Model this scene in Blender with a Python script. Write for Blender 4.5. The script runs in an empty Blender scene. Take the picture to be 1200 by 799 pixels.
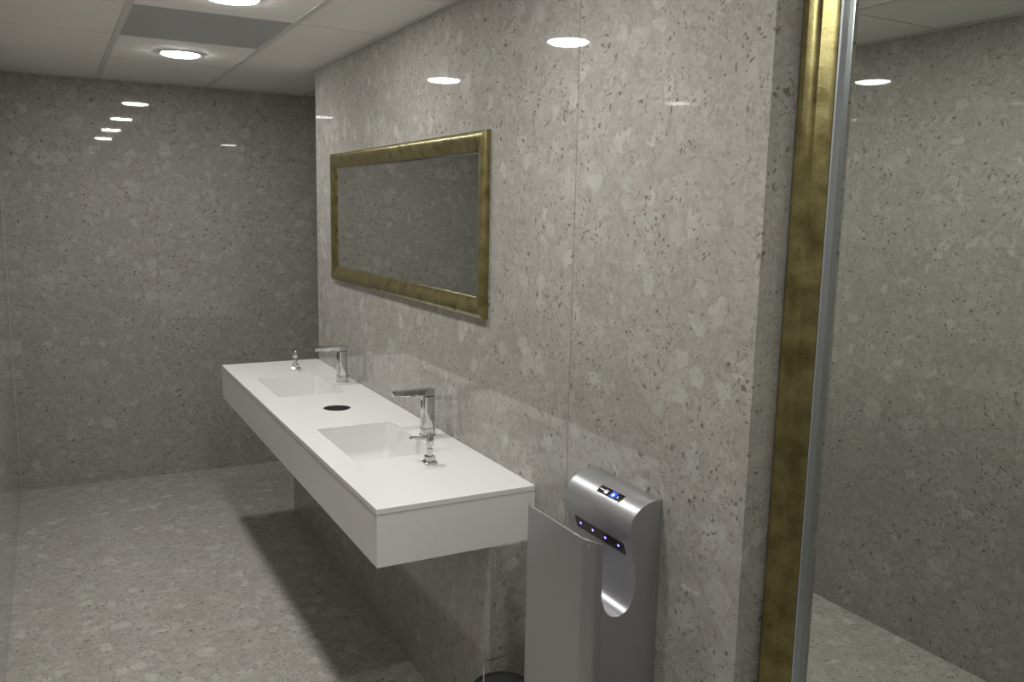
import bpy, bmesh, math, random
from mathutils import Vector, Matrix
random.seed(4)
S = bpy.context.scene
COL = S.collection

# ------------------------------------------------------------------ camera, world, exposure
CAM_H = 1.7122
cam_data = bpy.data.cameras.new('camera')
cam = bpy.data.objects.new('camera', cam_data)
COL.objects.link(cam)
S.camera = cam
cam_data.sensor_width = 36.0
cam_data.lens = 30.017
cam_data.clip_start = 0.02
def camera_matrix(pitch, yaw, roll):
    pi, ya, ro = map(math.radians, (pitch, yaw, roll))
    f = Vector((math.sin(ya) * math.cos(pi), math.cos(ya) * math.cos(pi), -math.sin(pi)))
    r = Vector((math.cos(ya), -math.sin(ya), 0))
    u = r.cross(f)
    r2 = r * math.cos(ro) + u * math.sin(ro)
    u2 = -r * math.sin(ro) + u * math.cos(ro)
    m = Matrix((r2, u2, -f)).transposed().to_4x4()
    m.translation = (0, 0, CAM_H)
    return m
cam.matrix_world = camera_matrix(8.69, 28.479, 1.170)

world = bpy.data.worlds.new('world'); S.world = world
world.use_nodes = True
world.node_tree.nodes['Background'].inputs[0].default_value = (0.5, 0.5, 0.48, 1)
world.node_tree.nodes['Background'].inputs[1].default_value = 0.02
S.view_settings.view_transform = 'Standard'
S.view_settings.look = 'None'
S.view_settings.exposure = 0.0
S.view_settings.gamma = 1.0
S.view_settings.use_curve_mapping = False
LAMP_STRENGTH = 165.0
LAMP_COLOR = (1.0, 0.99, 0.965, 1)

# ------------------------------------------------------------------ room measures (metres)
XW = 1.28          # main wall face
XR = 1.415         # recessed wall face by the camera
XL = -0.222         # left wall face
XP = 3.0           # end of the passage on the far right
YN, YC, YE, YB = -0.40, 1.30, 4.59, 5.662   # near wall, near corner, far end of main wall, back wall
CZ = 2.4175        # ceiling
HC, HB = 0.8775, 0.7035                      # counter top and underside

# ------------------------------------------------------------------ helpers
def tag(o, label=None, cat=None, group=None, kind=None):
    if label: o['label'] = label
    if cat: o['category'] = cat
    if group: o['group'] = group
    if kind: o['kind'] = kind
    return o
def empty(name, loc=(0, 0, 0)):
    o = bpy.data.objects.new(name, None); COL.objects.link(o)
    o.location = loc; o.empty_display_size = 0.05
    return o
def obj(name, bm, mat, parent=None, smooth=None, bevel=0, seg=2):
    me = bpy.data.meshes.new(name)
    bmesh.ops.recalc_face_normals(bm, faces=bm.faces[:])
    bm.to_mesh(me); bm.free()
    if mat: me.materials.append(mat)
    if smooth is not None:
        for p in me.polygons: p.use_smooth = True
        me.set_sharp_from_angle(angle=math.radians(smooth))
    o = bpy.data.objects.new(name, me); COL.objects.link(o)
    if parent: o.parent = parent
    if bevel:
        b = o.modifiers.new('bevel', 'BEVEL'); b.width = bevel; b.segments = seg
        b.limit_method = 'ANGLE'; b.angle_limit = math.radians(40); b.harden_normals = True
        for p in me.polygons: p.use_smooth = True
    return o
def bx(bm, x0, x1, y0, y1, z0, z1):
    v = [bm.verts.new((x, y, z)) for x in (x0, x1) for y in (y0, y1) for z in (z0, z1)]
    for f in ((0, 1, 3, 2), (4, 6, 7, 5), (0, 4, 5, 1), (2, 3, 7, 6), (0, 2, 6, 4), (1, 5, 7, 3)):
        bm.faces.new([v[i] for i in f])
def box(name, x0, x1, y0, y1, z0, z1, mat, parent=None, bevel=0):
    bm = bmesh.new(); bx(bm, x0, x1, y0, y1, z0, z1)
    return obj(name, bm, mat, parent, bevel=bevel)
def loft(bm, loops, cap0=True, cap1=True):
    rings = [[bm.verts.new(p) for p in l] for l in loops]
    n = len(rings[0])
    for a, b in zip(rings, rings[1:]):
        for i in range(n):
            bm.faces.new((a[i], a[(i + 1) % n], b[(i + 1) % n], b[i]))
    if cap0: bm.faces.new(rings[0])
    if cap1: bm.faces.new(rings[-1])
    return rings
def circle(x, y, z, r, n=32):
    return [(x + r * math.cos(2 * math.pi * i / n), y + r * math.sin(2 * math.pi * i / n), z) for i in range(n)]
def rrect(cx, cy, hx, hy, r, z, n=5):
    out = []
    for (sx, sy, a0) in ((1, 1, 0), (-1, 1, 90), (-1, -1, 180), (1, -1, 270)):
        for i in range(n + 1):
            a = math.radians(a0 + 90 * i / n)
            out.append((cx + sx * (hx - r) + r * math.cos(a), cy + sy * (hy - r) + r * math.sin(a), z))
    return out
def lathe(bm, prof, x=0, y=0, n=32, cap0=True, cap1=True):
    loft(bm, [circle(x, y, z, r, n) for r, z in prof], cap0, cap1)
def tube(bm, pts, r, n=10):
    pts = [Vector(p) for p in pts]; loops = []
    up = Vector((0.13, 0.31, 0.94)).normalized()
    for i, p in enumerate(pts):
        t = (pts[min(i + 1, len(pts) - 1)] - pts[max(i - 1, 0)]).normalized()
        a = t.cross(up).normalized(); b = t.cross(a)
        loops.append([tuple(p + (a * math.cos(2 * math.pi * k / n) + b * math.sin(2 * math.pi * k / n)) * r) for k in range(n)])
    loft(bm, loops)

# ------------------------------------------------------------------ materials
def nodes(name):
    m = bpy.data.materials.new(name); m.use_nodes = True
    nt = m.node_tree
    return m, nt, nt.nodes['Principled BSDF']
def N(nt, t, **kw):
    n = nt.nodes.new(t)
    for k, v in kw.items(): setattr(n, k, v)
    return n
def mth(nt, op, a, b=None, c=None, clamp=False):
    n = N(nt, 'ShaderNodeMath', operation=op, use_clamp=clamp)
    for i, v in enumerate((a, b, c)):
        if v is None: continue
        if isinstance(v, (int, float)): n.inputs[i].default_value = v
        else: nt.links.new(v, n.inputs[i])
    return n.outputs[0]
def sstep(nt, v, lo, hi):
    n = N(nt, 'ShaderNodeMapRange', interpolation_type='SMOOTHSTEP')
    nt.links.new(v, n.inputs[0]); n.inputs[1].default_value = lo; n.inputs[2].default_value = hi
    return n.outputs[0]
def mixc(nt, fac, a, b, mode='MIX'):
    n = N(nt, 'ShaderNodeMix', data_type='RGBA', blend_type=mode)
    if isinstance(fac, (int, float)): n.inputs[0].default_value = fac
    else: nt.links.new(fac, n.inputs[0])
    for i, v in ((6, a), (7, b)):
        if isinstance(v, tuple): n.inputs[i].default_value = v if len(v) == 4 else (*v, 1)
        else: nt.links.new(v, n.inputs[i])
    return n.outputs[2]
def plain(name, col, rough=0.5, metal=0.0, spec=0.5, coat=0.0, vary=0.0, vscale=20):
    m, nt, b = nodes(name)
    b.inputs['Base Color'].default_value = (*col, 1)
    b.inputs['Roughness'].default_value = rough
    b.inputs['Metallic'].default_value = metal
    b.inputs['Specular IOR Level'].default_value = spec
    b.inputs['Coat Weight'].default_value = coat
    if vary:
        g = N(nt, 'ShaderNodeNewGeometry')
        n = N(nt, 'ShaderNodeTexNoise'); n.inputs['Scale'].default_value = vscale; n.inputs['Detail'].default_value = 4
        nt.links.new(g.outputs['Position'], n.inputs['Vector'])
        nt.links.new(mixc(nt, n.outputs[0], tuple(c * (1 - vary) for c in col), tuple(min(1, c * (1 + vary)) for c in col)), b.inputs['Base Color'])
    return m
def stone(name, tone=1.0, rough=0.05, clast=1.0, warm=0.0, stretch=(1, 1, 1)):
    m, nt, b = nodes(name)
    g = N(nt, 'ShaderNodeNewGeometry'); oi = N(nt, 'ShaderNodeObjectInfo')
    off = N(nt, 'ShaderNodeVectorMath', operation='SCALE')
    cmb = N(nt, 'ShaderNodeCombineXYZ')
    for i, k in enumerate((37.0, 53.0, 29.0)): nt.links.new(mth(nt, 'MULTIPLY', oi.outputs['Random'], k), cmb.inputs[i])
    add = N(nt, 'ShaderNodeVectorMath', operation='ADD')
    nt.links.new(g.outputs['Position'], add.inputs[0]); nt.links.new(cmb.outputs[0], add.inputs[1])
    st = N(nt, 'ShaderNodeVectorMath', operation='MULTIPLY'); st.inputs[1].default_value = stretch
    nt.links.new(add.outputs[0], st.inputs[0])
    def warp(vec, sc, amt, det=2.0):
        n = N(nt, 'ShaderNodeTexNoise'); n.inputs['Scale'].default_value = sc; n.inputs['Detail'].default_value = det
        nt.links.new(vec, n.inputs['Vector'])
        s = N(nt, 'ShaderNodeVectorMath', operation='SUBTRACT'); s.inputs[1].default_value = (.5, .5, .5)
        nt.links.new(n.outputs['Color'], s.inputs[0])
        k = N(nt, 'ShaderNodeVectorMath', operation='SCALE'); k.inputs['Scale'].default_value = amt
        nt.links.new(s.outputs[0], k.inputs[0])
        a = N(nt, 'ShaderNodeVectorMath', operation='ADD')
        nt.links.new(vec, a.inputs[0]); nt.links.new(k.outputs[0], a.inputs[1])
        return a.outputs[0]
    base = st.outputs[0]
    w1 = warp(base, 10, 0.07); w2 = warp(w1, 34, 0.035, 3.0); w3 = warp(w2, 90, 0.012)
    def vor(vec, sc, rnd=1.0):
        v = N(nt, 'ShaderNodeTexVoronoi'); v.inputs['Scale'].default_value = sc; v.inputs['Randomness'].default_value = rnd
        nt.links.new(vec, v.inputs['Vector'])
        sp = N(nt, 'ShaderNodeSeparateColor'); nt.links.new(v.outputs['Color'], sp.inputs[0])
        return v.outputs['Distance'], sp.outputs
    def noise(vec, sc, det=4.0):
        n = N(nt, 'ShaderNodeTexNoise'); n.inputs['Scale'].default_value = sc; n.inputs['Detail'].default_value = det
        nt.links.new(vec, n.inputs['Vector']); return n.outputs[0]
    T = lambda c: tuple(x * tone for x in c)
    one = lambda v: mth(nt, 'SUBTRACT', 1.0, v)
    c_lo, c_hi = T((0.375, 0.358, 0.325)), T((0.475, 0.457, 0.420))
    col = mixc(nt, sstep(nt, noise(base, 6, 6), .3, .7), c_lo, c_hi)
    # breccia of angular fragments, each cell with a tone of its own, at three sizes
    def cells(vec, sc, thr, amt, dark, light, edge=.62):
        global_d, rr = vor(vec, sc)
        mk = mth(nt, 'MULTIPLY', sstep(nt, rr[0], thr, thr + .02), sstep(nt, one(global_d), 1 - edge, 1 - edge + .05))
        return mth(nt, 'MULTIPLY', mk, amt * clast), mixc(nt, rr[1], T(dark), T(light)), rr, global_d
    m_, c_, rr, dd = cells(w3, 120, .0, .36, (0.27, 0.255, 0.225), (0.60, 0.58, 0.54), .95)
    col = mixc(nt, m_, col, c_)
    m_, c_, rr, dd = cells(w3, 40, .35, .34, (0.31, 0.295, 0.265), (0.60, 0.58, 0.545), .66)
    col = mixc(nt, m_, col, c_)
    pk = mth(nt, 'MULTIPLY', sstep(nt, rr[2], .88, .90), .4)
    col = mixc(nt, pk, col, T((0.47, 0.41, 0.37)))
    m_, c_, rr, dd = cells(w3, 20, .74, .44, (0.37, 0.355, 0.325), (0.68, 0.665, 0.63), .58)
    col = mixc(nt, m_, col, c_)
    m_, c_, rr, dd = cells(w3, 10.5, .84, .34, (0.40, 0.385, 0.355), (0.68, 0.665, 0.63), .48)
    col = mixc(nt, m_, col, c_)
    # dark pits and flecks, in loose clusters
    cl = sstep(nt, noise(base, 6, 3), .40, .62)
    dD, rD = vor(w3, 80)
    mD = mth(nt, 'MULTIPLY', sstep(nt, mth(nt, 'ADD', rD[1], mth(nt, 'MULTIPLY', cl, 0.10)), .968, .988), sstep(nt, one(dD), .42, .75))
    col = mixc(nt, mth(nt, 'MULTIPLY', mD, 0.75), col, T((0.13, 0.115, 0.09)))
    dE, rE = vor(w3, 170)
    mE = mth(nt, 'MULTIPLY', sstep(nt, mth(nt, 'ADD', rE[1], mth(nt, 'MULTIPLY', cl, 0.09)), .962, .982), sstep(nt, one(dE), .45, .65))
    col = mixc(nt, mth(nt, 'MULTIPLY', mE, 0.65), col, T((0.12, 0.105, 0.085)))
    # thin crooked hairlines
    hl = mth(nt, 'ABSOLUTE', mth(nt, 'SUBTRACT', noise(w1, 11, 7), 0.5))
    mh = mth(nt, 'MULTIPLY', one(sstep(nt, hl, 0.0, 0.010)), cl)
    col = mixc(nt, mth(nt, 'MULTIPLY', mh, 0.30), col, T((0.22, 0.20, 0.17)))
    nt.links.new(col, b.inputs['Base Color'])
    b.inputs['Roughness'].default_value = rough
    b.inputs['IOR'].default_value = 1.5
    return m
M = {}
M['wall'] = stone('polished_stone', 0.79, 0.022)
M['floor'] = stone('floor_stone', 0.95, 0.22, clast=1.15)
M['joint'] = plain('joint_grout', (0.50, 0.49, 0.46), 0.7)
M['quartz'] = None
def quartz():
    m, nt, b = nodes('white_quartz')
    g = N(nt, 'ShaderNodeNewGeometry')
    n = N(nt, 'ShaderNodeTexNoise'); n.inputs['Scale'].default_value = 9; n.inputs['Detail'].default_value = 8; n.inputs['Distortion'].default_value = 1.2
    nt.links.new(g.outputs['Position'], n.inputs['Vector'])
    v = mth(nt, 'ABSOLUTE', mth(nt, 'SUBTRACT', n.outputs[0], 0.5))
    f = mth(nt, 'SUBTRACT', 1.0, sstep(nt, v, 0, 0.012))
    n2 = N(nt, 'ShaderNodeTexNoise'); n2.inputs['Scale'].default_value = 4
    nt.links.new(g.outputs['Position'], n2.inputs['Vector'])
    f = mth(nt, 'MULTIPLY', f, sstep(nt, n2.outputs[0], .55, .72))
    nt.links.new(mixc(nt, mth(nt, 'MULTIPLY', f, .35), (0.82, 0.81, 0.795), (0.50, 0.48, 0.45)), b.inputs['Base Color'])
    b.inputs['Roughness'].default_value = 0.12
    return m
M['quartz'] = quartz()
M['ceramic'] = plain('sink_ceramic', (0.74, 0.73, 0.715), 0.08)
M['chrome'] = plain('chrome', (0.62, 0.62, 0.63), 0.09, 1.0)
M['steel'] = plain('brushed_steel', (0.55, 0.55, 0.54), 0.3, 1.0)
M['black'] = plain('black_gloss', (0.006, 0.006, 0.007), 0.12)
M['hole'] = plain('chute_shade', (0.01, 0.01, 0.01), 0.6)
M['bin'] = plain('bin_plastic', (0.035, 0.037, 0.037), 0.4)
M['tile'] = plain('mineral_fibre_tile', (0.80, 0.785, 0.75), 0.95, spec=0.2, vary=0.04, vscale=160)
M['greytile'] = plain('grey_tile', (0.42, 0.42, 0.425), 0.9, spec=0.2, vary=0.05, vscale=200)
M['grid'] = plain('grid_metal', (0.60, 0.59, 0.56), 0.5)
M['joint_shade'] = plain('ceiling_joint_shade', (0.12, 0.12, 0.11), 0.9)  # dark slab colour stands in for shadow in the tile joints
M['ring'] = plain('lamp_ring', (0.72, 0.71, 0.69), 0.35)
M['slip'] = plain('silver_slip', (0.55, 0.57, 0.60), 0.3, 0.8)
M['mirror'] = plain('mirror_silver', (0.66, 0.69, 0.655), 0.0, 1.0)
M['silver'] = plain('silver_paint', (0.43, 0.43, 0.44), 0.33, 0.75, coat=0.15)
M['silver_in'] = plain('silver_inside', (0.50, 0.50, 0.53), 0.28, 0.7)
def gold():
    m, nt, b = nodes('aged_gold_leaf')
    g = N(nt, 'ShaderNodeNewGeometry')
    n = N(nt, 'ShaderNodeTexNoise'); n.inputs['Scale'].default_value = 22; n.inputs['Detail'].default_value = 6
    n2 = N(nt, 'ShaderNodeTexNoise'); n2.inputs['Scale'].default_value = 140; n2.inputs['Detail'].default_value = 3
    for q in (n, n2): nt.links.new(g.outputs['Position'], q.inputs['Vector'])
    c = mixc(nt, sstep(nt, n.outputs[0], .25, .75), (0.19, 0.16, 0.062), (0.35, 0.305, 0.14))
    c = mixc(nt, mth(nt, 'MULTIPLY', sstep(nt, n2.outputs[0], .55, .72), .45), c, (0.13, 0.095, 0.03))
    nt.links.new(c, b.inputs['Base Color'])
    b.inputs['Metallic'].default_value = 0.85
    nt.links.new(mth(nt, 'ADD', mth(nt, 'MULTIPLY', n.outputs[0], .22), .20), b.inputs['Roughness'])
    bp = N(nt, 'ShaderNodeBump'); bp.inputs['Strength'].default_value = 0.12; bp.inputs['Distance'].default_value = 0.002
    nt.links.new(n2.outputs[0], bp.inputs['Height']); nt.links.new(bp.outputs[0], b.inputs['Normal'])
    return m
M['gold'] = gold()
def emit(name, col, s):
    m, nt, b = nodes(name)
    b.inputs['Base Color'].default_value = (*col[:3], 1)
    b.inputs['Emission Color'].default_value = (*col[:3], 1)
    b.inputs['Emission Strength'].default_value = s
    return m
M['lamp'] = emit('lamp_diffuser', LAMP_COLOR, LAMP_STRENGTH)
M['led'] = emit('blue_led', (0.12, 0.10, 1.0), 9.0)
M['ledcore'] = emit('led_core', (0.75, 0.7, 1.0), 4.0)
M['display_blue'] = emit('display_blue', (0.02, 0.04, 0.55), 0.22)
M['display_white'] = emit('display_white', (0.30, 0.5, 1.0), 1.2)

# ------------------------------------------------------------------ floor
GAP = 0.0005
fl = tag(empty('floor'), kind='structure')
box('screed', XL - .1, XP, YN - .1, YB + .1, -0.05, -0.012, M['joint'], fl)
fx = [XL, 0.72, 1.92, XP]
fy = [YN, 0.55, 1.75, 2.95, 4.15, 5.35, YB]
for i in range(len(fx) - 1):
    for j in range(len(fy) - 1):
        x0, x1, y0, y1 = fx[i], fx[i + 1], fy[j], fy[j + 1]
        if x0 >= 1.5 and y1 < YE: continue
        box('floor_tile', x0 + (GAP / 2 if i else 0), x1 - GAP / 2, y0 + GAP / 2, y1 - GAP / 2, -0.012, 0.0, M['floor'], fl)

# ------------------------------------------------------------------ walls: backing plus polished stone panels
def panel_x(parent, x, depth, y0, y1, z0=0, z1=CZ, rot=0.0, mat='wall'):
    """panel facing along x; face at x, body going to x+depth"""
    bm = bmesh.new()
    cy = (y0 + y1) / 2
    bx(bm, min(0, depth), max(0, depth), y0 - cy + GAP / 2, y1 - cy - GAP / 2, z0, z1)
    o = obj('stone_panel', bm, M[mat], parent)
    o.location = (x, cy, 0); o.rotation_euler = (0, 0, math.radians(rot))
    return o
def panel_y(parent, y, depth, x0, x1, z0=0, z1=CZ, rot=0.0):
    bm = bmesh.new()
    cx = (x0 + x1) / 2
    bx(bm, x0 - cx + GAP / 2, x1 - cx - GAP / 2, min(0, depth), max(0, depth), z0, z1)
    o = obj('stone_panel', bm, M['wall'], parent)
    o.location = (cx, y, 0); o.rotation_euler = (0, 0, math.radians(rot))
    return o
T = 0.02
w = tag(empty('wall_right'), kind='structure')
box('backing', XW + T, XR + .13, YC + T, YE - T, 0, CZ, M['joint'], w)
for (a, b, r) in ((YC, 2.012, 0.0), (2.012, 3.30, -0.10), (3.30, YE, 0.04)): panel_x(w, XW, T, a, b, rot=r)
panel_y(w, YC, T, XW + T, XR + .05)
panel_y(w, YE, -T, XW + T, XP)
w = tag(empty('wall_recess'), kind='structure')
box('backing', XR + T, XR + .13, YN, YC + T, 0, CZ, M['joint'], w)
for (a, b) in ((YN, 0.45), (0.45, YC)): panel_x(w, XR, T, a, b)
w = tag(empty('wall_left'), kind='structure')
box('backing', XL - .12, XL - T, YN - .1, YB + .1, 0, CZ, M['joint'], w)
for (a, b, r) in ((YN, 0.46, 0), (0.46, 1.75, 0), (1.75, 2.56, 0), (2.56, 3.85, 0), (3.85, 5.14, 0), (5.14, YB, 0)): panel_x(w, XL, -T, a, b, rot=r)
w = tag(empty('wall_back'), kind='structure')
box('backing', XL - .1, XP + .1, YB + T, YB + .12, 0, CZ, M['joint'], w)
for (a, b, r) in ((XL, 0.578, 0.0), (0.578, 1.86, 0.10), (1.86, XP, 0)): panel_y(w, YB, T, a, b, rot=r)
w = tag(empty('wall_near'), kind='structure')
box('backing', XL - .1, XR + .1, YN - .12, YN - T, 0, CZ, M['joint'], w)
for (a, b) in ((XL, 0.6), (0.6, XR)): panel_y(w, YN, -T, a, b)
w = tag(empty('wall_passage'), kind='structure')
box('backing', XP + T, XP + .12, YE - .1, YB + .1, 0, CZ, M['joint'], w)
panel_x(w, XP, T, YE, YB)

# ------------------------------------------------------------------ suspended ceiling
ce = tag(empty('ceiling'), kind='structure')
box('slab', XL - .1, XP + .1, YN - .1, YB + .1, CZ + .045, CZ + .09, M['joint_shade'], ce)
gx = [XL, 0.3, 0.9, 1.5, 2.1, 2.7, XP]
gy = [YN + .65 * k for k in range(10)] + [YB]
lamps_y = [0.575, 1.875, 3.175, 4.475]
B = 0.026
def tile_mesh(x0, x1, y0, y1, hole):
    bm = bmesh.new()
    z = CZ + 0.003
    if not hole:
        bx(bm, x0, x1, y0, y1, z, z + .015)
    else:
        cx, cy = hole; n = 32
        # square outline resampled to n points joined to a circular cut-out
        def ring(r, zz): return circle(cx, cy, zz, r, n)
        def sq(zz):
            out = []
            for i in range(n):
                a = 2 * math.pi * i / n; c, s = math.cos(a), math.sin(a)
                k = 1 / max(abs(c), abs(s)); u, v = c * k, s * k
                out.append((cx + (u * (x1 - cx) if u > 0 else -u * (x0 - cx)), cy + (v * (y1 - cy) if v > 0 else -v * (y0 - cy)), zz))
            return out
        loft(bm, [ring(.089, z + .015), ring(.089, z), sq(z), sq(z + .015)], False, False)
    return bm
for i in range(len(gx) - 1):
    for j in range(len(gy) - 1):
        x0, x1, y0, y1 = gx[i], gx[i + 1], gy[j], gy[j + 1]
        if i >= 3 and y0 < 4.5 and y1 < 4.9: 
            if y1 <= YE: continue
        if i >= 2 and y1 <= YE:
            x1 = min(x1, XW if y0 >= YC else XR)
            if i > 2: continue
        if i == 1 or True:
            xa = x0 + (B / 2 if i else 0); xb = x1 - (B / 2 if x1 in gx[1:-1] else 0)
        hole = (0.60, (y0 + y1) / 2) if i == 1 and any(abs((y0 + y1) / 2 - ly) < .02 for ly in lamps_y) else None
        dark = i == 1 and abs(y0 - 3.5) < .01
        o = obj('ceiling_tile', tile_mesh(xa, xb, y0 + .0035, y1 - .0035, hole), M['greytile' if dark else 'tile'], ce)
        if dark: o['label'] = 'darker grey ceiling panel'
for x in gx[1:-1]:
    y0 = YN if x < 1.4 else YE
    box('ceiling_bar', x - B / 2, x + B / 2, y0, YB, CZ, CZ + .03, M['grid'], ce)
# angle trim along the walls
def trim(n, *a):
    return tag(box('trim_%d' % n, *a, M['grid']), kind='structure')
trim(1, XW - .018, XW - .0005, YC + .01, YE, CZ - .002, CZ + .001)
trim(2, XL + .02, XP, YB - .020, YB - .0005, CZ - .002, CZ + .001)
trim(3, XL + .0005, XL + .018, YN, YB - .02, CZ - .002, CZ + .001)
trim(4, XW, XP, YE + .0005, YE + .018, CZ - .002, CZ + .001)
M['seal'] = plain('silicone_seal', (0.42, 0.41, 0.385), 0.4)
def seal(n, *a): return tag(box('trim_%d' % n, *a, M['seal']), kind='structure')
seal(7, XL, XL + .003, YB - .003, YB, .002, CZ - .01)
seal(9, XL + .002, XP, YB - .002, YB, 0, .0015)
seal(10, 1.1255, 1.127, 2.1815, 4.61, 0, .0015)
seal(8, 1.1262, 1.1275, 2.1822, 2.1835, .0015, HB - .002)
trim(5, XR - .018, XR - .0005, YN, YC - .0005, CZ - .002, CZ + .001)

# ------------------------------------------------------------------ recessed ceiling lamps
lab = ['round recessed ceiling lamp overhead, nearest the camera',
       'round recessed ceiling lamp second from the camera, above the near end of the counter',
       'round lit ceiling lamp cut off by the top edge of the photo',
       'round lit ceiling lamp nearest the back wall, wholly in view']
for ly, lb in zip(lamps_y, lab):
    t = tag(empty('ceiling_lamp', (0.60, ly, CZ)), lb, 'ceiling lamp', 'round recessed lamps in the ceiling')
    bm = bmesh.new()
    loft(bm, [circle(0, 0, .012, .086), circle(0, 0, -.003, .086), circle(0, 0, -.005, .090), circle(0, 0, -.004, .094), circle(0, 0, .0025, .0955), circle(0, 0, .0028, .089), circle(0, 0, .012, .086)], False, False)
    obj('trim_ring', bm, M['ring'], t, smooth=40)
    bm = bmesh.new()
    lathe(bm, [(.0855, .01), (.0855, -.004), (.077, -.009), (.03, -.0105)], n=40)
    obj('diffuser', bm, M['lamp'], t, smooth=40)

# ------------------------------------------------------------------ boxed plinth under the counter
XB, Y1P, Y2P = 1.127, 2.183, 4.615
pl = tag(empty('wall_plinth'), kind='structure')
for a, b in ((Y1P, 3.0), (3.0, 3.82), (3.82, YE)): panel_x(pl, XB, .018, a, b, 0, HB - .001)
panel_y(pl, Y1P, .018, XB + .018, XW - .001, 0, HB - .001)
box('end_panel', XB + .018, XW - .001, YE - .019, YE - .001, 0, HB - .001, M['wall'], pl)

# ------------------------------------------------------------------ counter
XF, Y1, Y2 = 0.7664, 2.1877, 4.615
SLAB = 0.017
sinks = [(1.005, 2.885, 0.150, 0.235, 'near'), (1.005, 3.955, 0.150, 0.235, 'far')]
HOLE = (1.03, 3.43, 0.056)
cn = tag(empty('washbasin_counter', (XF, Y1, HB)), 'long white stone counter with two inset basins fixed to the stone wall', 'counter')
cn_off = Vector((-XF, -Y1, -HB))
def child(o, root):
    o.parent = root
    o.location = Vector(o.location) - root.location
    return o
bm = bmesh.new()
def ring_edges(pts):
    v = [bm.verts.new(p) for p in pts]
    return [bm.edges.new((v[i], v[(i + 1) % len(v)])) for i in range(len(v))]
es = ring_edges([(XF, Y1, HC), (XW - .001, Y1, HC), (XW - .001, Y2, HC), (XF, Y2, HC)])
for (cx, cy, hx, hy, n_) in sinks: es += ring_edges(rrect(cx, cy, hx, hy, .022, HC, 6))
es += ring_edges(circle(HOLE[0], HOLE[1], HC, HOLE[2], 40))
bmesh.ops.triangle_fill(bm, use_beauty=True, use_dissolve=False, edges=es)
# drop any faces that fell inside the holes
for f in bm.faces[:]:
    c = f.calc_center_median()
    if any(abs(c.x - s[0]) < s[2] - .004 and abs(c.y - s[1]) < s[3] - .004 for s in sinks) or (c.xy - Vector(HOLE[:2])).length < HOLE[2] - .003:
        bm.faces.remove(f)
ex = bmesh.ops.extrude_face_region(bm, geom=bm.faces[:])
bmesh.ops.translate(bm, verts=[v for v in ex['geom'] if isinstance(v, bmesh.types.BMVert)], vec=(0, 0, -SLAB))
child(obj('worktop', bm, M['quartz'], bevel=.0012, seg=1), cn)
r = .0015
child(box('front_apron', XF + r, XF + .02, Y1 + r, Y2 - r, HB, HC - SLAB - .0008, M['quartz']), cn)
child(box('end_apron', XF + .0201, XW - .001, Y1 + r, Y1 + .02, HB, HC - SLAB - .0008, M['quartz']), cn)
child(box('end_apron', XF + .0201, XW - .001, Y2 - .02, Y2 - r, HB, HC - SLAB - .0008, M['quartz']), cn)
child(box('underside', XF + .021, XW - .002, Y1 + .021, Y2 - .021, HB + .001, HB + .010, M['quartz']), cn)
bm = bmesh.new()
lathe(bm, [(HOLE[2] - .0005, HC - .003), (HOLE[2] - .0005, HB + .02), (HOLE[2] - .003, HB + .02), (HOLE[2] - .003, HC - .003)], HOLE[0], HOLE[1], 40, False, False)
ch = child(obj('waste_chute', bm, M['steel'], smooth=40), cn); ch['label'] = 'round steel-lined waste hole'
bm = bmesh.new()
lathe(bm, [(HOLE[2] - .004, HC - .045), (HOLE[2] - .004, HC - .050)], HOLE[0], HOLE[1], 40)
child(obj('chute_shade_disc', bm, M['hole']), ch).location = (0, 0, 0)  # black disc painted in for the shade down the waste hole

# basins
for (cx, cy, hx, hy, n_) in sinks:
    t = tag(empty('washbasin', (cx, cy, HC - SLAB)), 'rectangular white inset basin at the %s end of the counter' % n_, 'washbasin', 'rectangular basins set in the white counter')
    bm = bmesh.new()
    z0 = -.0006
    L = [rrect(0, 0, hx + .018, hy + .018, .035, z0), rrect(0, 0, hx + .003, hy + .003, .026, z0), rrect(0, 0, hx + .001, hy + .001, .026, z0 - .008),
         rrect(0, 0, hx - .006, hy - .006, .030, z0 - .085), rrect(0, 0, hx - .014, hy - .014, .034, z0 - .105),
         rrect(0, 0, hx - .035, hy - .035, .036, z0 - .116), rrect(0, 0, .06, .09, .03, z0 - .121), rrect(0, 0, .023, .023, .0229, z0 - .124)]
    loft(bm, L, False, True)
    o = obj('basin', bm, M['ceramic'], t, smooth=50)
    s = o.modifiers.new('thick', 'SOLIDIFY'); s.thickness = .006; s.offset = 0 if False else -1
    bm = bmesh.new(); lathe(bm, [(.021, -.1243), (.021, -.1222), (.016, -.1215), (.006, -.1222)], n=28)
    obj('drain', bm, M['chrome'], t, smooth=40)

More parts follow.
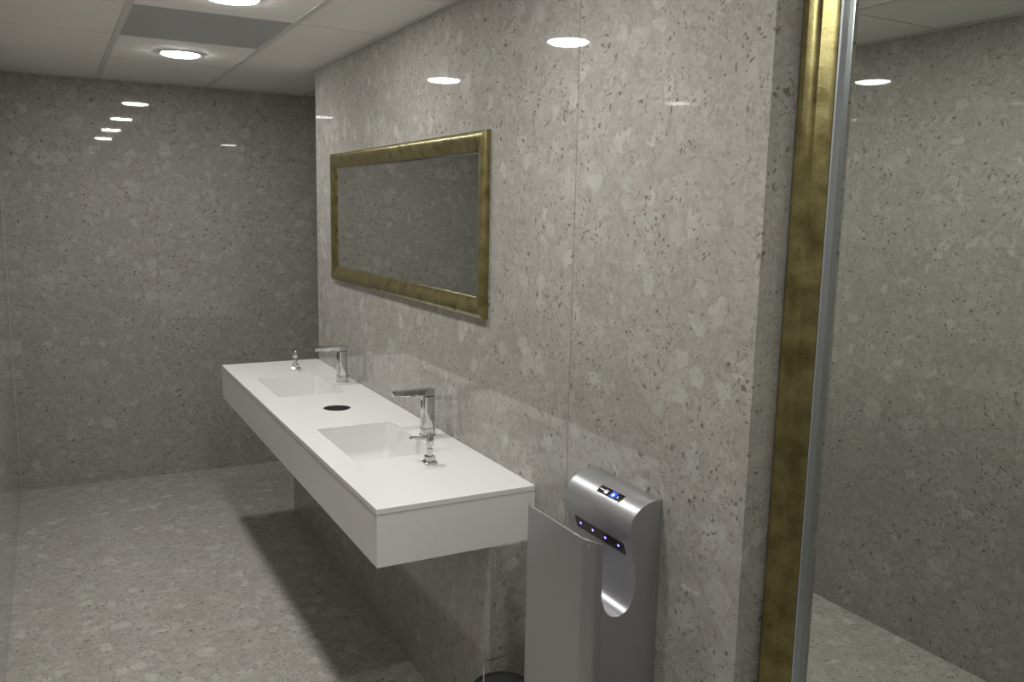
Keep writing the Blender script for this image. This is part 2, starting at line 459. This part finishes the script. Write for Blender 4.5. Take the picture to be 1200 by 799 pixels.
# ------------------------------------------------------------------ taps
def tap(x, y, label):
    t = tag(empty('tap', (x, y, HC)), label, 'tap', 'chrome sensor taps on the counter')
    bm = bmesh.new()
    loft(bm, [rrect(0, 0, .0265, .0265, .010, z) for z in (0, .003)])
    obj('base_ring', bm, M['chrome'], t, smooth=40)
    bm = bmesh.new()
    loft(bm, [rrect(0, 0, a, a, .012, z) for a, z in ((.0235, .003), (.0245, .006), (.0245, .030), (.0225, .032), (.0225, .034), (.0230, .036), (.0230, .10), (.0230, .150))])
    obj('body', bm, M['chrome'], t, smooth=35, bevel=0)
    # flat spout, slightly thinner and cut back at its tip
    bm = bmesh.new()
    L = []
    for xx, z0, z1, hw in ((.0225, .150, .178, .0215), (.0, .150, .178, .0215), (-.0215, .150, .178, .0215), (-.024, .153, .178, .0205), (-.128, .158, .176, .0165), (-.136, .1585, .169, .0160)):
        r = .004; L.append([(xx, -hw, z0 + r), (xx, -hw + r, z0), (xx, hw - r, z0), (xx, hw, z0 + r), (xx, hw, z1 - r), (xx, hw - r, z1), (xx, -hw + r, z1), (xx, -hw, z1 - r)])
    loft(bm, L)
    obj('spout', bm, M['chrome'], t, smooth=30)
    bm = bmesh.new(); lathe(bm, [(.009, .154), (.009, .1595)], -.118, 0, 20)
    obj('aerator', bm, M['steel'], t, smooth=40)
    bm = bmesh.new(); n = 20
    pts = [(-.0228, .0065 * math.cos(2 * math.pi * k / n), .120 + .017 * math.sin(2 * math.pi * k / n)) for k in range(n)]
    loft(bm, [pts, [(-.0246, y_ * .85, .120 + (z_ - .120) * .85) for _, y_, z_ in pts]])
    obj('sensor_window', bm, M['black'], t, smooth=40)
    return t
tap(1.205, 2.868, 'chrome square sensor tap at the near basin')
tap(1.215, 3.955, 'chrome square sensor tap at the far basin')

def dispenser(x, y, rot, label):
    t = tag(empty('soap_dispenser', (x, y, HC)), label, 'soap dispenser', 'chrome soap pumps on the counter')
    t.rotation_euler = (0, 0, math.radians(rot))
    def part(name, sec):
        bm = bmesh.new(); loft(bm, [rrect(0, 0, a, a, .003, z, 3) for a, z in sec]); return obj(name, bm, M['chrome'], t, smooth=30)
    part('base_flange', ((.021, 0), (.021, .008), (.019, .010)))
    part('collar', ((.0145, .010), (.0155, .014), (.0155, .026), (.013, .029)))
    bm = bmesh.new(); lathe(bm, [(.010, .028), (.010, .052), (.006, .054), (.006, .064)], n=24)
    obj('neck', bm, M['chrome'], t, smooth=40)
    part('pump_head', ((.0095, .062), (.0105, .064), (.0105, .094), (.009, .097)))
    bm = bmesh.new(); L = []
    for xx, zc, hw, hh in ((-.006, .086, .0062, .0048), (-.05, .094, .0055, .0040), (-.066, .096, .005, .0035), (-.071, .094, .005, .003)):
        L.append([(xx, -hw, zc - hh), (xx, hw, zc - hh), (xx, hw, zc + hh), (xx, -hw, zc + hh)])
    loft(bm, L); obj('nozzle', bm, M['chrome'], t, bevel=.001)
    return t
dispenser(1.072, 2.530, 0, 'small chrome soap pump nearest the corner of the counter, beside the near basin')
dispenser(1.088, 4.345, 62, 'small chrome soap pump at the far end of the counter')

# ------------------------------------------------------------------ gold framed mirrors on walls facing -x
PROFILE = [(0, 0), (0, .013), (.03, .0185), (.10, .0222), (.24, .0240), (.40, .0232), (.58, .0200), (.76, .0155), (.90, .0125), (1.0, .0105), (1.0, 0)]
DEEP = [(t, (.040 + (h - .0105) / .0135 * .037 - (.0045 if abs(t - .5) < .12 else 0)) if h else 0) for t, h in
        [(0, 0), (0, .013), (.03, .0185), (.10, .0222), (.24, .0240), (.36, .0232), (.44, .0222), (.55, .0200), (.66, .0180), (.80, .0145), (.90, .0120), (1.0, .0105), (1.0, 0)]]
def wall_mirror(xw, y0, y1, z0, z1, fw, depth_scale, glass_off, label, bevel_w, profile=PROFILE):
    root = tag(empty('mirror', (xw, (y0 + y1) / 2, z0)), label, 'mirror')
    ox, oy, oz = root.location
    k = depth_scale
    def P(y, z, h): return (xw - h - ox - .0008, y - oy, z - oz)
    corners = [(y0, z0, 1, 1), (y1, z0, -1, 1), (y1, z1, -1, -1), (y0, z1, 1, -1)]
    for a in range(4):
        c0, c1 = corners[a], corners[(a + 1) % 4]
        bm = bmesh.new()
        L = [[P(c[0] + c[2] * t * fw, c[1] + c[3] * t * fw, h) for t, h in profile] for c in (c0, c1)]
        loft(bm, L)
        obj('frame_rail', bm, M['gold'], root, smooth=35)
    if k > .02:      # silver-grey slip along the inner edge of the deep frame
        bm = bmesh.new()
        def Q(i, h): 
            c = corners[i]; d = fw + .0004
            return (xw - h - ox, c[0] + c[2] * d - oy, c[1] + c[3] * d - oz)
        def Q2(i, h):
            c = corners[i]; d = fw + .0034
            return (xw - h - ox, c[0] + c[2] * d - oy, c[1] + c[3] * d - oz)
        loft(bm, [[f_(i, h) for i in range(4)] for f_, h in ((Q, .002), (Q, .0385), (Q2, .0365), (Q2, .002))], False, False)
        obj('inner_slip', bm, M['slip'], root)
    g = fw - .003; gx_ = glass_off
    iy0, iy1, iz0, iz1 = y0 + g, y1 - g, z0 + g, z1 - g
    def G(y, z, h): return (xw - h - ox, y - oy, z - oz)
    bm = bmesh.new()
    bw = bevel_w
    outer = [(iy0, iz0), (iy1, iz0), (iy1, iz1), (iy0, iz1)]
    inner = [(iy0 + bw, iz0 + bw), (iy1 - bw, iz0 + bw), (iy1 - bw, iz1 - bw), (iy0 + bw, iz1 - bw)]
    loft(bm, [[G(y, z, .0015) for y, z in outer], [G(y, z, gx_ - .0022) for y, z in outer], [G(y, z, gx_) for y, z in inner]])
    obj('mirror_glass', bm, M['mirror'], root)
    return root
wall_mirror(XW, 2.531, 4.266, 1.350, 1.9705, .066, 0.0, .0075, 'wide gold-framed mirror hanging above the white counter', .012)
wall_mirror(XR, 0.27, 1.2985, 0.32, 2.30, .0715, .050, .020, 'tall gold-framed mirror at the right edge, in the recess beside the camera', .018, DEEP)

# ------------------------------------------------------------------ hand dryer
DY0, DY1 = 1.576, 1.870
dr = tag(empty('hand_dryer', (XW, (DY0 + DY1) / 2, 0.34)), 'silver hands-in electric hand dryer on the wall beside the counter', 'hand dryer')
def catmull(pts, sub=6):
    out = []
    for i in range(len(pts) - 1):
        p0 = Vector(pts[max(i - 1, 0)]); p1 = Vector(pts[i]); p2 = Vector(pts[i + 1]); p3 = Vector(pts[min(i + 2, len(pts) - 1)])
        for s in range(sub):
            t = s / sub
            out.append(0.5 * ((2 * p1) + (-p0 + p2) * t + (2 * p0 - 5 * p1 + 4 * p2 - p3) * t * t + (-p0 + 3 * p1 - 3 * p2 + p3) * t ** 3))
    out.append(Vector(pts[-1])); return [(v.x, v.y) for v in out]
curve = catmull([(1.279, 1.026), (1.250, 1.024), (1.222, 1.014), (1.202, .998), (1.190, .978), (1.1865, .948), (1.193, .915), (1.203, .875), (1.208, .835), (1.2065, .800), (1.196, .770), (1.180, .7545), (1.160, .7485), (1.140, .7535), (1.124, .771), (1.1155, .795)])
prof = curve + [(1.1125, .795), (1.1125, .34), (1.279, .34)]
bm = bmesh.new()
loft(bm, [[(x, y, z) for x, z in prof] for y in (DY0, DY1)])
child(obj('housing', bm, M['silver'], smooth=32, bevel=.003, seg=2), dr)
# front cover: thin shell wrapping round both vertical corners
def plan(off):
    R_ = .030 - off; pts = [(1.1120, DY0 + off)]
    for k in range(9):
        a = math.radians(270 - 90 * k / 8); pts.append((1.068 + .030 + R_ * math.cos(a), DY0 + .030 + R_ * math.sin(a)))
    R2 = .012 - off
    for k in range(6):
        a = math.radians(180 - 90 * k / 5); pts.append((1.068 + .012 + R2 * math.cos(a), DY1 - .012 + R2 * math.sin(a)))
    return pts
loop = plan(0) + plan(.005)[::-1]
bm = bmesh.new()
loft(bm, [[(x, y, z) for x, y in loop] for z in (.34, .953)])
bm.faces.ensure_lookup_table()
# top rim dips a little towards the open sides
for v in bm.verts:
    if v.co.z > .9:
        v.co.z -= max(0, (v.co.x - 1.075)) * .38
fc = child(obj('front_cover', bm, M['silver'], smooth=32, bevel=.0015, seg=2), dr)
bm = bmesh.new()
loft(bm, [[(x, y, z) for x, z in ((1.074, .940), (1.078, .940), (1.116, .80), (1.112, .79), (1.100, .79))] for y in (DY0 + .006, DY1 - .006)])
child(obj('inner_liner', bm, M['silver_in'], smooth=30), dr)
# dark sensor strip with four blue lights on the inner face of the head
def face_pt(z):   # point on the curve for a height on the head's front
    best = None
    for a, b in zip(curve, curve[1:]):
        if a[1] < .975 and (a[1] - z) * (b[1] - z) <= 0 and a[1] != b[1] and a[0] > 1.17:
            t = (z - a[1]) / (b[1] - a[1]); best = Vector((a[0] + t * (b[0] - a[0]), z)); d = (Vector(b) - Vector(a)).normalized(); break
    return best, Vector((-abs(d.y), -abs(d.x) if d.x > 0 else abs(d.x))) if False else Vector((-1, -.28)).normalized()
bm = bmesh.new(); L = []
zs = [.916, .908, .900, .892, .886]
for lift in (0.0015, -0.003):
    pass
out = []; inn = []
for z in zs:
    p, n = face_pt(z); out.append(p + n * .0012); inn.append(p - n * .004)
sec = [(v.x, v.y) for v in out] + [(v.x, v.y) for v in inn[::-1]]
loft(bm, [[(x, y, z) for x, z in sec] for y in (1.608, 1.826)])
stp = child(obj('sensor_strip', bm, M['black']), dr)
for k in range(4):
    yy = 1.632 + k * (1.802 - 1.632) / 3
    p, n = face_pt(.902)
    bm = bmesh.new()
    ax = Vector((n.x, 0, n.y)); u_ = Vector((0, 1, 0)); v_ = ax.cross(u_)
    c0 = Vector((p.x, yy, p.y)) + ax * .0008
    def rg(r, h): return [tuple(c0 + ax * h + (u_ * math.cos(2 * math.pi * i / 16) + v_ * math.sin(2 * math.pi * i / 16)) * r) for i in range(16)]
    loft(bm, [rg(.0031, 0), rg(.0031, .001), rg(.0020, .0016)])
    o = obj('blue_light', bm, M['led']); o.parent = stp
    o.location = Vector((0, 0, 0))
# display on the crown
def crown(s0, s1, y0, y1, lift, thick):
    a = []
    for s in [s0 + (s1 - s0) * i / 6 for i in range(7)]:
        i = int(s); f_ = s - i
        p = Vector(curve[i]).lerp(Vector(curve[i + 1]), f_); d = (Vector(curve[i + 1]) - Vector(curve[i])).normalized()
        n = Vector((d.y, -d.x)); n = n if n.y > 0 else -n
        a.append((p + n * lift, p - n * thick))
    sec = [(v.x, v.y) for v, _ in a] + [(v.x, v.y) for _, v in a[::-1]]
    bm_ = bmesh.new(); loft(bm_, [[(x, y, z) for x, z in sec] for y in (y0, y1)]); return bm_
D0, D1 = 11.0, 16.2
dp = child(obj('display', crown(D0, D1, 1.652, 1.752, .0009, .003), M['black']), dr); dp['label'] = 'small black display with blue symbols'
for (y0, y1, s0, s1, mt, nm) in ((1.676, 1.700, D0 + .4, D1 - .6, 'display_blue', 'lit_field'), (1.727, 1.746, D0 + 2.2, D0 + 3.0, 'steel', 'printed_bar'),
                             (1.686, 1.692, D0 + 1.7, D0 + 3.9, 'display_white', 'snowflake_sign'), (1.683, 1.695, D0 + 2.5, D0 + 3.1, 'display_white', 'snowflake_sign'),
                             (1.668, 1.671, D0 + 2.2, D0 + 3.4, 'display_white', 'digit'), (1.712, 1.724, D0 + 1.5, D0 + 4.0, 'steel', 'printed_bar')):
    o = obj(nm, crown(s0, s1, y0, y1, .0016 if nm != 'lit_field' else .0012, .0002), M[mt]); o.parent = dp

# ------------------------------------------------------------------ waste bin between plinth and dryer
BX, BY = 1.095, 2.035
bn = tag(empty('waste_bin', (BX, BY, 0)), 'dark waste bin with thin chrome handle on the floor beside the dryer', 'waste bin')
BT = 0.337
bm = bmesh.new()
lathe(bm, [(.070, .0), (.074, .004), (.086, BT - .006), (.088, BT), (.084, BT), (.082, BT - .006), (.070, .01)], n=40)
obj('bucket', bm, M['bin'], bn, smooth=40)
bm = bmesh.new(); lathe(bm, [(.082, BT - .010), (.082, BT - .004), (.060, BT - .001), (.02, BT)], n=40)
obj('lid', bm, M['bin'], bn, smooth=40)
bm = bmesh.new()
tube(bm, [(-.066, -.012, .428), (-.062, -.004, .433), (-.056, 0, .434), (.008, 0, .434), (.013, 0, .432), (.015, 0, .427), (.016, 0, .376)], .0026)
o = obj('handle', bm, M['chrome'], bn, smooth=60); o['label'] = 'thin chrome wire handle'
bm = bmesh.new()
tube(bm, [(-.066, -.012, .428), (-.0665, -.012, .40), (-.067, -.012, .374)], .0026)
obj('handle', bm, M['chrome'], bn, smooth=60)
